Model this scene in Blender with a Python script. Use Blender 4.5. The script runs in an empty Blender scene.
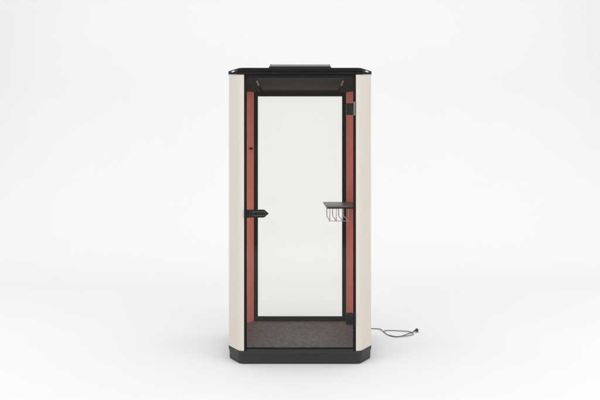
import bpy, bmesh, math
from mathutils import Vector, Matrix

# ---------------------------------------------------------------- camera, world, lamps, exposure
S = bpy.context.scene
C = bpy.data.collections.new('scene'); S.collection.children.link(C)
cd = bpy.data.cameras.new('camera'); cam = bpy.data.objects.new('camera', cd); C.objects.link(cam)
cam.location = (0, -5.0, 1.426); cam.rotation_euler = (math.radians(90), 0, 0)
cd.sensor_width = 36; cd.lens = 40.5; cd.shift_y = -28/600; cd.clip_end = 200
S.camera = cam

W = bpy.data.worlds.new('World'); S.world = W; W.use_nodes = True
W.node_tree.nodes['Background'].inputs[0].default_value = (1.0, 0.997, 0.99, 1)
W.node_tree.nodes['Background'].inputs[1].default_value = 0.58

def area(name, loc, target, sx, sy, power, col=(1, 1, 1)):
    l = bpy.data.lights.new(name, 'AREA'); l.shape = 'RECTANGLE'; l.size = sx; l.size_y = sy
    l.energy = power; l.color = col
    o = bpy.data.objects.new(name, l); C.objects.link(o); o.location = loc
    o.rotation_euler = (Vector(target)-Vector(loc)).to_track_quat('-Z', 'Y').to_euler()
    return o
area('overhead_softbox', (0.6, 0.1, 6.2), (0.6, 0.6, 0), 20, 12, 630, (1, 0.998, 0.994))
area('left_softbox', (-5.6, -4.4, 1.4), (0, 0.6, 0.7), 3.4, 2.6, 145)
area('right_softbox', (5.6, -4.4, 1.4), (0, 0.6, 0.7), 3.4, 2.6, 150)
area('front_left_fill', (-2.6, -7.5, 1.6), (0, 0.6, 0.9), 2.0, 2.4, 85)  # front pair: added fill behind the camera to brighten the booth interior
area('front_right_fill', (2.6, -7.5, 1.6), (0, 0.6, 0.9), 2.0, 2.4, 85)
area('rear_left_fill', (-6.8, 3.6, 3.6), (-0.9, 0.5, 0), 2.2, 2.2, 22)  # rear pair: added fill to lighten the floor shade beside the booth
area('rear_right_fill', (6.8, 3.6, 3.6), (0.9, 0.5, 0), 2.2, 2.2, 22)

S.view_settings.view_transform = 'Standard'; S.view_settings.look = 'None'
S.view_settings.exposure = 0.0; S.view_settings.gamma = 1.0

# ---------------------------------------------------------------- materials
def mat(name, col, rough=0.5, metal=0.0, spec=0.5, noise=None, bump=None, rvar=None, sheen=0.0):
    m = bpy.data.materials.new(name); m.use_nodes = True
    nt = m.node_tree; N = nt.nodes; L = nt.links
    b = N['Principled BSDF']
    b.inputs['Base Color'].default_value = (*col, 1); b.inputs['Roughness'].default_value = rough
    b.inputs['Metallic'].default_value = metal; b.inputs['Specular IOR Level'].default_value = spec
    if sheen:
        b.inputs['Sheen Weight'].default_value = sheen; b.inputs['Sheen Roughness'].default_value = 0.5
    tc = N.new('ShaderNodeTexCoord')
    def coords(scale):
        mp = N.new('ShaderNodeMapping'); L.new(tc.outputs['Object'], mp.inputs[0])
        mp.inputs['Scale'].default_value = scale; return mp.outputs[0]
    def tex(scale, detail=4):
        t = N.new('ShaderNodeTexNoise'); t.inputs['Scale'].default_value = 1; t.inputs['Detail'].default_value = detail
        L.new(coords(scale), t.inputs['Vector']); return t.outputs['Fac']
    if noise:                                     # list of (scale3, low factor, high factor)
        prev = None
        for sc, lo, hi in noise:
            r = N.new('ShaderNodeMapRange'); L.new(tex(sc), r.inputs['Value'])
            r.inputs['From Min'].default_value = 0.3; r.inputs['From Max'].default_value = 0.7
            r.inputs['To Min'].default_value = lo; r.inputs['To Max'].default_value = hi
            if prev is None: prev = r.outputs[0]
            else:
                mm = N.new('ShaderNodeMath'); mm.operation = 'MULTIPLY'
                L.new(prev, mm.inputs[0]); L.new(r.outputs[0], mm.inputs[1]); prev = mm.outputs[0]
        v = N.new('ShaderNodeVectorMath'); v.operation = 'SCALE'; v.inputs[0].default_value = col
        L.new(prev, v.inputs['Scale']); L.new(v.outputs[0], b.inputs['Base Color'])
    if bump:
        sc, st, dist = bump
        bn = N.new('ShaderNodeBump'); bn.inputs['Strength'].default_value = st; bn.inputs['Distance'].default_value = dist
        L.new(tex(sc), bn.inputs['Height']); L.new(bn.outputs[0], b.inputs['Normal'])
    if rvar:
        sc, lo, hi = rvar
        r = N.new('ShaderNodeMapRange'); L.new(tex(sc), r.inputs['Value'])
        r.inputs['From Min'].default_value = 0.3; r.inputs['From Max'].default_value = 0.7
        r.inputs['To Min'].default_value = lo; r.inputs['To Max'].default_value = hi
        L.new(r.outputs[0], b.inputs['Roughness'])
    return m

def glass(name, tint):
    m = bpy.data.materials.new(name); m.use_nodes = True
    nt = m.node_tree; N = nt.nodes; L = nt.links
    N.remove(N['Principled BSDF']); out = N['Material Output']
    t = N.new('ShaderNodeBsdfTransparent'); t.inputs[0].default_value = (*tint, 1)
    g = N.new('ShaderNodeBsdfGlossy'); g.inputs['Roughness'].default_value = 0.015
    f = N.new('ShaderNodeFresnel'); f.inputs['IOR'].default_value = 1.3
    mx = N.new('ShaderNodeMixShader')
    L.new(f.outputs[0], mx.inputs[0]); L.new(t.outputs[0], mx.inputs[1]); L.new(g.outputs[0], mx.inputs[2])
    L.new(mx.outputs[0], out.inputs[0])
    return m

M = dict(
    studio=mat('studio_white', (0.745, 0.745, 0.748), 0.85, spec=0.1, noise=[((0.6,)*3, 0.992, 1.004)]),
    cream=mat('cream_fabric', (0.525, 0.477, 0.438), 0.85, spec=0.15, sheen=0.15,
              noise=[((420, 420, 900), 0.93, 1.06), ((55, 55, 1.2), 0.985, 1.015)], bump=((600, 600, 600), 0.25, 0.001)),
    black=mat('black_powder_coat', (0.006, 0.0065, 0.0065), 0.42, spec=0.12, bump=((900,)*3, 0.12, 0.0004), rvar=((6, 6, 30), 0.36, 0.5)),
    base=mat('charcoal_base', (0.016, 0.0165, 0.0165), 0.45, spec=0.38, noise=[((9, 9, 90), 0.9, 1.1)],
             bump=((700,)*3, 0.15, 0.0005), rvar=((5, 5, 60), 0.42, 0.56)),
    frame=mat('black_frame', (0.0075, 0.0075, 0.007), 0.6, spec=0.12, bump=((900,)*3, 0.1, 0.0004), rvar=((8, 8, 8), 0.52, 0.68)),
    felt=mat('terracotta_felt', (0.86, 0.285, 0.195), 0.9, spec=0.05, sheen=0.0,
             noise=[((260, 260, 260), 0.86, 1.12), ((9, 9, 9), 0.94, 1.05)], bump=((500,)*3, 0.4, 0.0015)),
    carpet=mat('speckled_carpet', (0.232, 0.260, 0.256), 0.95, spec=0.1, sheen=0.0,
               noise=[((190, 150, 170), 0.4, 1.7), ((38, 28, 48), 0.8, 1.2), ((480, 300, 420), 0.35, 1.8), ((3, 3, 3), 0.9, 1.1)], bump=((220,)*3, 0.7, 0.004)),
    ceil=mat('brown_ceiling', (0.045, 0.039, 0.039), 0.95, spec=0.05, noise=[((200,)*3, 0.92, 1.08)]),
    ceilp=mat('brown_ceiling_panel', (0.052, 0.046, 0.0455), 0.85, spec=0.1, noise=[((160,)*3, 0.9, 1.1)]),
    metal=mat('brushed_steel', (0.42, 0.41, 0.40), 0.32, metal=1.0, rvar=((40, 40, 300), 0.26, 0.4)),
    wire=mat('satin_steel_wire', (0.56, 0.55, 0.54), 0.4, metal=0.3),
    lid=mat('grey_lid', (0.19, 0.19, 0.187), 0.45, noise=[((5, 40, 5), 0.95, 1.05)]),
    shelf=mat('dark_shelf_laminate', (0.15, 0.143, 0.135), 0.38, spec=0.5, noise=[((70, 70, 70), 0.88, 1.12)]),
    hinge=mat('black_hinge', (0.009, 0.0095, 0.0095), 0.45, spec=0.18),
    trim=mat('dark_grey_trim', (0.05, 0.053, 0.048), 0.4, spec=0.4),
    dark=mat('gap_shade', (0.004, 0.004, 0.004), 0.9, spec=0.02),
    cstrip=mat('grey_strip', (0.34, 0.33, 0.33), 0.45),
    barrel=mat('grey_hinge_barrel', (0.12, 0.12, 0.12), 0.4, spec=0.4),
    pale=mat('pale_oval', (0.6, 0.6, 0.59), 0.3, spec=0.5),
    cord=mat('grey_rubber', (0.11, 0.11, 0.107), 0.45, spec=0.4),
    plug=mat('black_rubber', (0.022, 0.022, 0.022), 0.45),
    gdoor=glass('door_glass', (0.994, 0.993, 0.990)),
    gback=glass('rear_glass', (0.967, 0.966, 0.953)),
)

# ---------------------------------------------------------------- mesh helpers
def obj(name, bm, m, parent=None, smooth=True):
    bmesh.ops.recalc_face_normals(bm, faces=bm.faces)
    me = bpy.data.meshes.new(name); bm.to_mesh(me); bm.free()
    for mm in (m if isinstance(m, (list, tuple)) else [m]): me.materials.append(mm)
    if smooth:
        for p in me.polygons: p.use_smooth = True
        me.set_sharp_from_angle(angle=math.radians(32))
    o = bpy.data.objects.new(name, me); C.objects.link(o)
    if parent: o.parent = parent
    return o

def box(bm, x0, x1, y0, y1, z0, z1, bev=0.0, seg=2, mi=0):
    r = bmesh.ops.create_cube(bm, size=1)
    vs = r['verts']
    for v in vs:
        v.co = Vector((x0 if v.co.x < 0 else x1, y0 if v.co.y < 0 else y1, z0 if v.co.z < 0 else z1))
    fs = set(f for v in vs for f in v.link_faces)
    for f in fs: f.material_index = mi
    if bev:
        es = list(set(e for v in vs for e in v.link_edges))
        bmesh.ops.bevel(bm, geom=es, offset=bev, segments=seg, profile=0.5, affect='EDGES')
    return bm

def poly_round(pts, radii, seg=6):
    out = []; n = len(pts)
    for i in range(n):
        p = Vector(pts[i]); a = Vector(pts[i-1])-p; b = Vector(pts[(i+1) % n])-p
        r = radii[i] if isinstance(radii, (list, tuple)) else radii
        if r <= 0: out.append(p); continue
        ang = a.angle(b); t = min(r/math.tan(ang/2), a.length*0.49, b.length*0.49)
        p0 = p+a.normalized()*t; p1 = p+b.normalized()*t
        for k in range(seg+1):
            u = k/seg; out.append((1-u)**2*p0+2*u*(1-u)*p+u*u*p1)
    return out

def inset(pts, d):                       # closed CCW polyline, move inwards by d
    out = []; n = len(pts)
    for i in range(n):
        a, p, b = Vector(pts[i-1]), Vector(pts[i]), Vector(pts[(i+1) % n])
        e1 = (p-a).normalized(); e2 = (b-p).normalized()
        n1 = Vector((-e1.y, e1.x)); n2 = Vector((-e2.y, e2.x))
        nn = (n1+n2).normalized(); c = max(nn.dot(n1), 0.3)
        out.append(p+nn*(d/c))
    return out

def loft(bm, loops, cap=True):           # loops: lists of 3-D points, same length, closed
    V = [[bm.verts.new(p) for p in lp] for lp in loops]
    n = len(loops[0])
    for a, b in zip(V, V[1:]):
        for i in range(n):
            bm.faces.new((a[i], a[(i+1) % n], b[(i+1) % n], b[i]))
    if cap:
        bm.faces.new(V[0][::-1]); bm.faces.new(V[-1])
    return bm

def tube(bm, pts, r, seg=8, closed=False):
    pts = [Vector(p) for p in pts]; n = len(pts); rings = []; up = None
    for i in range(n):
        a = pts[i-1] if (i > 0 or closed) else pts[0]; b = pts[(i+1) % n] if (i < n-1 or closed) else pts[-1]
        t = (b-a).normalized()
        if up is None: up = t.orthogonal().normalized()
        up = (up-t*up.dot(t)).normalized(); s = t.cross(up)
        rings.append([bm.verts.new(pts[i]+r*(math.cos(k*2*math.pi/seg)*up+math.sin(k*2*math.pi/seg)*s)) for k in range(seg)])
    for i in range(n-1 if not closed else n):
        A, B = rings[i], rings[(i+1) % n]
        for k in range(seg): bm.faces.new((A[k], A[(k+1) % seg], B[(k+1) % seg], B[k]))
    if not closed: bm.faces.new(rings[0][::-1]); bm.faces.new(rings[-1])

def spline(P, k=8):
    P = [Vector(p) for p in P]; Q = [P[0]*2-P[1]]+P+[P[-1]*2-P[-2]]; out = []
    for i in range(1, len(Q)-2):
        for j in range(k):
            t = j/k; a, b, c, d = Q[i-1:i+3]
            out.append(0.5*((2*b)+(c-a)*t+(2*a-5*b+4*c-d)*t*t+(3*b-a-3*c+d)*t**3))
    out.append(P[-1]); return out

def fillet(P, r, k=4):                   # round the inner corners of an open 3-D polyline
    P = [Vector(p) for p in P]; out = [P[0]]
    for i in range(1, len(P)-1):
        a = (P[i-1]-P[i]).normalized(); b = (P[i+1]-P[i]).normalized()
        for j in range(k+1):
            u = j/k; out.append((1-u)**2*(P[i]+a*r)+2*u*(1-u)*P[i]+u*u*(P[i]+b*r))
    out.append(P[-1]); return out

# ---------------------------------------------------------------- setting: one white studio sweep
bm = bmesh.new(); prof = [(-14.0, 0.0), (-4, 0), (0, 0), (3.6, 0)]
R = 3.0
for k in range(1, 25):
    a = k/24*math.pi/2; prof.append((3.6+R*math.sin(a), R-R*math.cos(a)))
prof.append((3.6+R, 9.0))
prev = None
for y, z in prof:
    cur = [bm.verts.new((x, y, z)) for x in (-18, -6, 0, 6, 18)]
    if prev:
        for i in range(4): bm.faces.new((prev[i], prev[i+1], cur[i+1], cur[i]))
    prev = cur
sw = obj('studio_floor', bm, M['studio']); sw['kind'] = 'structure'

# ---------------------------------------------------------------- the booth
D = 1.02
booth = bpy.data.objects.new('phone_booth', None); C.objects.link(booth)
booth['label'] = 'tall one-person acoustic phone booth with cream corner panels, black base and terracotta inner walls'
booth['category'] = 'phone booth'

XF, XS, YC = 0.452, 0.548, 0.165        # front corner, side corner, chamfer depth
OUT = poly_round([(-XF, 0), (XF, 0), (XS, YC), (XS, D-YC), (XF, D), (-XF, D), (-XS, D-YC), (-XS, YC)],
                 [0.062, 0.062, 0.05, 0.05, 0.062, 0.062, 0.05, 0.05], 9)
def ring(d, z):
    return [Vector((p.x, p.y, z(p.y) if callable(z) else z)) for p in inset(OUT, d)]

bm = bmesh.new()
loft(bm, [ring(0.016, 0.0), ring(0.010, 0.004), ring(0.007, 0.060), ring(0.0035, 0.071), ring(0.0015, 0.076), ring(0.001, 0.094), ring(0.005, 0.098)])
obj('base', bm, M['base'], booth)

def ztop(y):                            # the cap's lower edge climbs a little round each corner
    y = min(y, D-y); return 2.147+0.026*min(max(y/YC, 0), 1)
bm = bmesh.new()
loft(bm, [ring(0.006, lambda y: ztop(y)), ring(-0.001, lambda y: ztop(y)+0.002), ring(-0.002, lambda y: max(2.166, ztop(y)+0.005)),
          ring(0.003, lambda y: max(2.168, ztop(y)+0.007)), ring(0.003, lambda y: max(2.170, ztop(y)+0.009)),
          ring(-0.002, lambda y: max(2.172, ztop(y)+0.011)), ring(-0.001, 2.194), ring(0.002, 2.198), ring(0.009, 2.200)])
cap = obj('roof_cap', bm, M['black'], booth)
# pale raised oval on each front corner of the cap
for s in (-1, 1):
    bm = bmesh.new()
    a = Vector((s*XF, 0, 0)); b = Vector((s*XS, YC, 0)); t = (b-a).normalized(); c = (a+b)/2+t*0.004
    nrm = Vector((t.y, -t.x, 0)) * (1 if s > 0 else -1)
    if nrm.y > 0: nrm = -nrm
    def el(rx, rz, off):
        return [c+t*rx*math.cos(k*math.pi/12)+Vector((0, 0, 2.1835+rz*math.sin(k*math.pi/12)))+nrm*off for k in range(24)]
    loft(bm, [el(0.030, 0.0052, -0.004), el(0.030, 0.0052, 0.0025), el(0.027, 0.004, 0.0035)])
    obj('corner_oval', bm, M['pale'], cap)

# outer cladding: four corner panels, two side panels; rounded strip between two stations of the outline
def strip(x_test, thick=0.03, z0=0.0982):
    pts = [p for p in OUT if x_test(p)]
    return pts
def panel(pts, name, m, off=0.003, thick=0.028):
    # open polyline on the outline -> solid with inner face, in CCW order
    n = len(pts); nr = []
    for i in range(n):
        a = pts[max(i-1, 0)]; b = pts[min(i+1, n-1)]; e = (b-a).normalized(); nr.append(Vector((-e.y, e.x)))
    bm = bmesh.new(); cols = []
    for i in range(n):
        o = pts[i]+nr[i]*off; o2 = pts[i]+nr[i]*(off+0.003); q = pts[i]+nr[i]*(off+thick)
        zt = ztop(pts[i].y)+0.003
        cols.append([bm.verts.new(v) for v in ((q.x, q.y, 0.0982), (o2.x, o2.y, 0.0982), (o.x, o.y, 0.101), (o.x, o.y, 0.9), (o.x, o.y, 1.5),
                                                (o.x, o.y, zt-0.002), (q.x, q.y, zt-0.002))])
    for A, B in zip(cols, cols[1:]):
        for k in range(7): bm.faces.new((A[k], B[k], B[(k+1) % 7], A[(k+1) % 7]))
    bm.faces.new(cols[0][::-1]); bm.faces.new(cols[-1])
    return obj(name, bm, m, booth)
def seg_between(p0, p1):                # walk the CCW outline from p0 to p1 (points inserted)
    n = len(OUT); i0 = min(range(n), key=lambda i: (OUT[i]-Vector(p0)).length); i1 = min(range(n), key=lambda i: (OUT[i]-Vector(p1)).length)
    r = []; i = i0
    while True:
        r.append(OUT[i]); 
        if i == i1: break
        i = (i+1) % n
    return r
J = 0.415
fr = seg_between((XF-0.05, 0), (XS, YC+0.04)); panel([Vector((J, 0))]+fr, 'corner_panel', M['cream'])
bl = seg_between((XS, D-YC-0.04), (XF-0.05, D)); panel(bl+[Vector((J, D))], 'corner_panel', M['cream'])
br = seg_between((-XF+0.05, D), (-XS, D-YC-0.04)); panel([Vector((-J, D))]+br, 'corner_panel', M['cream'])
fl = seg_between((-XS, YC+0.04), (-XF+0.05, 0)); panel(fl+[Vector((-J, 0))], 'corner_panel', M['cream'])
for s in (-1, 1):
    y0, y1 = fr[-1].y+0.003, bl[0].y-0.003
    bm = bmesh.new(); X = XS-0.003
    box(bm, min(s*X, s*(X-0.03)), max(s*X, s*(X-0.03)), y0, y1, 0.0982, ztop(0.5)-0.002, 0.003)
    obj('side_panel', bm, M['cream'], booth)
    # inner felt lining: side wall, and an angled panel closing each rear corner
    bm = bmesh.new()
    box(bm, min(s*0.503, s*0.515), max(s*0.503, s*0.515), 0.175, 0.792, 0.1195, 2.1255, 0.002)
    obj('inner_wall', bm, M['felt'], booth)
    def slab(name, P, th, m):          # upright curved slab: plan polyline P, thickness th outwards
        bm = bmesh.new(); cols = []; n = len(P)
        for k, p in enumerate(P):
            e = (P[min(k+1, n-1)]-P[max(k-1, 0)]).normalized(); nn = Vector((e.y, -e.x)) if s > 0 else Vector((-e.y, e.x)); q = p+nn*th
            cols.append([bm.verts.new((a.x, a.y, z)) for a, z in ((p, 0.1195), (q, 0.1195), (q, 2.1255), (p, 2.1255))])
        for A, B in zip(cols, cols[1:]):
            for k in range(4): bm.faces.new((A[k], B[k], B[(k+1) % 4], A[(k+1) % 4]))
        bm.faces.new(cols[0][::-1]); bm.faces.new(cols[-1])
        return obj(name, bm, m, booth)
    RC = [Vector((s*x, y)) for x, y in ((0.502, 0.795), (0.4995, 0.806), (0.494, 0.817), (0.486, 0.828), (0.440, 0.872), (0.4058, 0.9045))]
    slab('inner_corner_panel', RC, 0.010, M['felt'])
    FC = [Vector((s*x, y)) for x, y in ((0.436, 0.036), (0.482, 0.110), (0.497, 0.140), (0.502, 0.172))]
    slab('inner_corner_panel', FC, 0.006, M['felt'])

# floor, sill, ceiling
def slab_floor(name, z0, z1, m):
    P = poly_round([(-0.43, 0.0265), (0.43, 0.0265), (0.512, 0.15), (0.512, 0.80), (0.42, 0.96), (-0.42, 0.96), (-0.512, 0.80), (-0.512, 0.15)], 0.01, 3)
    bm = bmesh.new(); loft(bm, [[Vector((p.x, p.y, z)) for p in P] for z in (z0, z1)]); return obj(name, bm, m, booth)
slab_floor('carpet', 0.0975, 0.119, M['carpet'])
bm = bmesh.new(); box(bm, -0.4135, 0.4135, 0.004, 0.026, 0.0983, 0.1095, 0.0015); obj('door_sill', bm, M['base'], booth)
slab_floor('ceiling', 2.126, 2.1455, M['ceil'])
bm = bmesh.new(); box(bm, -0.322, 0.322, 0.024, 0.715, 2.1175, 2.1258, 0.002)
cp = obj('ceiling_panel', bm, M['ceilp'], booth)
bm = bmesh.new()
for x0, x1, y0, y1 in ((-0.334, 0.334, 0.7155, 0.735), (-0.334, -0.3225, 0.385, 0.7154), (0.3225, 0.334, 0.385, 0.7154)):
    box(bm, x0, x1, y0, y1, 2.114, 2.1258)  # near-black strips stand in for the shade in the gap round the panel
obj('panel_gap_shade', bm, M['dark'], cp)
for s in (-1, 1):
    bm = bmesh.new(); x = s*0.3285
    box(bm, x-0.0055, x+0.0055, 0.150, 0.384, 2.113, 2.1258, 0.002)  # plain grey strip along the front half of each panel side
    obj('side_strip', bm, M['cstrip'], cp)

# front door frame: an open rectangle of jambs, header and bottom rail
bm = bmesh.new()
for s in (-1, 1):
    a, b = sorted((s*0.3955, s*0.4145)); box(bm, a, b, 0.002, 0.034, 0.0985, 2.1465, 0.002)
box(bm, -0.3953, 0.3953, 0.0025, 0.022, 2.1275, 2.1465, 0.002)
box(bm, -0.3953, 0.3953, 0.006, 0.026, 0.110, 0.1215, 0.0015)
obj('door_frame', bm, M['frame'], booth)

# glass door with its two hinges
bm = bmesh.new(); box(bm, -0.398, 0.398, 0.010, 0.018, 0.117, 2.132)
door = obj('glass_door', bm, M['gdoor'], booth, smooth=False)
for zc in (1.893, 0.336):
    bm = bmesh.new()
    box(bm, 0.343, 0.3925, -0.006, 0.030, zc-0.0425, zc+0.0425, 0.004, 3, 0)
    for dz in (-0.024, 0.024):
        r = bmesh.ops.create_cone(bm, cap_ends=True, segments=20, radius1=0.006, radius2=0.006, depth=0.003)
        for v in r['verts']: v.co = Vector((v.co.x+0.368, v.co.z-0.0068, v.co.y+zc+dz))
    h = obj('door_hinge', bm, M['hinge'], door)
    bm = bmesh.new()
    zc2 = zc+0.003
    tube(bm, [(0.4025, -0.004, zc2-0.05), (0.4025, -0.004, zc2+0.05)], 0.0068, 14)
    hb = obj('hinge_barrel', bm, M['barrel'] if zc > 1 else M['hinge'], booth)

# handle: flat plate with a pointed tip and an inset lever
def plate(bm, P, y0, y1, bev, mi=0, holes=None):
    P = [Vector((p[0], p[1])) for p in P]
    i = inset(P, bev)
    n0 = len(bm.faces)
    loft(bm, [[Vector((p.x, y1, p.y)) for p in P], [Vector((p.x, y0+bev, p.y)) for p in P], [Vector((p.x, y0, p.y)) for p in i]])
    bm.faces.ensure_lookup_table()
    for f in list(bm.faces)[n0:]: f.material_index = mi
zc = 1.118
def arrow(x0, x1, xt, h, r=0.006):
    return poly_round([(x0, zc-h), (x1, zc-h), (x1+(xt-x1)*0.52, zc-h*0.42), (xt, zc), (x1+(xt-x1)*0.52, zc+h*0.42), (x1, zc+h), (x0, zc+h)], [r*0.7, r*4, r*2, r*1.1, r*2, r*4, r*0.7], 4)
bm = bmesh.new(); plate(bm, arrow(-0.382, -0.264, -0.230, 0.0295), -0.014, 0.008, 0.003)
hd = obj('door_handle', bm, M['hinge'], booth)
bm = bmesh.new(); A = arrow(-0.350, -0.262, -0.238, 0.0150); B = inset(A, 0.0045)
loft(bm, [[Vector((p.x, -0.0138, p.y)) for p in A], [Vector((p.x, -0.019, p.y)) for p in A], [Vector((p.x, -0.019, p.y)) for p in B], [Vector((p.x, -0.0138, p.y)) for p in B]], cap=False)
obj('lever_rim', bm, M['trim'], hd)
bm = bmesh.new(); box(bm, -0.350, -0.232, -0.028, -0.0145, zc-0.0045, zc+0.0045, 0.002)
obj('lever', bm, M['hinge'], hd)
bm = bmesh.new(); box(bm, -0.4135, -0.3825, -0.013, 0.0015, zc-0.031, zc+0.029, 0.003)
obj('strike_plate', bm, M['frame'], booth)

# rear window: frame > pane
bm = bmesh.new(); fx, gx = 0.4055, 0.370
box(bm, -fx, -gx, 0.905, 0.945, 0.1195, 2.1255, 0.002); box(bm, gx, fx, 0.905, 0.945, 0.1195, 2.1255, 0.002)
box(bm, -gx+0.0003, gx-0.0003, 0.906, 0.944, 2.091, 2.1255, 0.002); box(bm, -gx+0.0003, gx-0.0003, 0.906, 0.944, 0.1195, 0.157, 0.002)
rw = obj('rear_window', bm, M['frame'], booth)
bm = bmesh.new(); box(bm, -gx-0.006, gx+0.006, 0.921, 0.929, 0.15, 2.098); obj('pane', bm, M['gback'], rw, smooth=False)

# shelf on the right wall, wire rack underneath
bm = bmesh.new()
P = poly_round([(0.200, 0.20), (0.5025, 0.20), (0.5025, 0.79), (0.43, 0.875), (0.200, 0.875)], [0.02, 0, 0, 0, 0.02], 5)
i = inset(P, 0.0015)
loft(bm, [[Vector((p.x, p.y, 1.1535)) for p in i], [Vector((p.x, p.y, 1.155)) for p in P], [Vector((p.x, p.y, 1.1645)) for p in P], [Vector((p.x, p.y, 1.166)) for p in i]])
sh = obj('shelf', bm, [M['shelf']], booth)
bm = bmesh.new()
box(bm, 0.21, 0.488, 0.2015, 0.216, 1.143, 1.1534, 0.001); box(bm, 0.21, 0.45, 0.82, 0.835, 1.143, 1.1534, 0.001)
box(bm, 0.489, 0.5025, 0.2165, 0.78, 1.135, 1.1533, 0.001)
obj('shelf_bracket', bm, M['frame'], sh)
bm = bmesh.new(); YF, YR, ZB = 0.25, 0.835, 1.046
for x in (0.232, 0.282, 0.333, 0.378):
    tube(bm, fillet([(x, YF, 1.1532), (x, YF, ZB), (x, YR, ZB), (x, YR, 1.1532)], 0.042), 0.0034, 10)
for y in (YF+0.03,): tube(bm, [(0.224, y, ZB-0.0035), (0.388, y, ZB-0.0035)], 0.0028, 8)
obj('wire_rack', bm, M['wire'], sh)

# small dark coat peg / switch on the left wall
bm = bmesh.new(); box(bm, -0.017, 0.017, -0.014, 0.001, -0.010, 0.010, 0.003)
bmesh.ops.rotate(bm, verts=bm.verts, cent=(0, 0, 0), matrix=Matrix.Rotation(math.radians(43.5), 3, 'Z'))
bmesh.ops.translate(bm, verts=bm.verts, vec=(-0.432, 0.8790, 1.630))
obj('wall_switch', bm, M['plug'], booth)

# ventilation unit on the roof
bm = bmesh.new(); P = poly_round([(-0.241, 0.2), (0.241, 0.2), (0.241, 0.78), (-0.241, 0.78)], 0.01, 5)
loft(bm, [[Vector((p.x, p.y, z)) for p in inset(P, d)] for d, z in ((0, 2.1995), (0, 2.236), (0.003, 2.239))])
ru = obj('ventilation_unit', bm, M['black'], booth)
bm = bmesh.new()
loft(bm, [[Vector((p.x, p.y, z)) for p in inset(P, d)] for d, z in ((0.007, 2.2392), (0.005, 2.241), (0.009, 2.252), (0.018, 2.258))])
obj('lid', bm, M['lid'], ru)

# ---------------------------------------------------------------- power cord on the floor
def fl_pt(px, py, z=0.0045):            # measured from the photograph, laid flat on the floor
    k = 1.4215/((py-172)/135); return Vector(((px-299.7)/135*k, (k-1)*5, z))
path = [(369.0, 328.3), (373, 328.7), (377, 328.8), (380.1, 329.3), (382, 330.6), (384.2, 332.6), (388.3, 335.2), (393, 336.6), (398, 336.8),
        (404.8, 334.9), (409, 333.2), (411.5, 332.6)]
loop1 = [(384.0, 332.3), (384.3, 331.0), (387, 330.6), (392, 330.5), (400.2, 331.0), (406.7, 331.7), (411.3, 332.6), (413.0, 333.8), (411.6, 335.2), (406.7, 336.2),
         (400.3, 336.8), (394, 336.7), (389, 335.6)]
bm = bmesh.new()
tube(bm, spline([fl_pt(*p) for p in path]+[fl_pt(414.2, 331.9, 0.012)]), 0.0036, 8)
tube(bm, spline([fl_pt(p[0], p[1], 0.0045 if 1 < i < 5 else 0.0075) for i, p in enumerate(loop1)]), 0.0036, 8)
cord = obj('power_cord', bm, M['cord'])
cord['label'] = 'thin grey power cord lying in a flat loop on the white floor beside the booth'; cord['category'] = 'power cord'
a = fl_pt(413.6, 332.0, 0.012); t = Vector((1, 0.1, 0.28)).normalized()
bm = bmesh.new(); side = t.cross(Vector((0, 0, 1))).normalized(); up = side.cross(t)
def rg(d, rx, rz): return [a+t*d+side*rx*math.cos(k*math.pi/8)+up*rz*math.sin(k*math.pi/8) for k in range(16)]
loft(bm, [rg(-0.004, 0.005, 0.005), rg(0.010, 0.007, 0.007), rg(0.017, 0.009, 0.009), rg(0.022, 0.017, 0.0155), rg(0.034, 0.018, 0.0165), rg(0.037, 0.016, 0.0145)])
pl = obj('plug', bm, M['plug'], cord)
bm = bmesh.new()
for q in (-1, 1):
    o = a+side*0.0085*q
    tube(bm, [o+t*0.036, o+t*0.052], 0.0024, 10)
obj('prong', bm, M['metal'], pl)
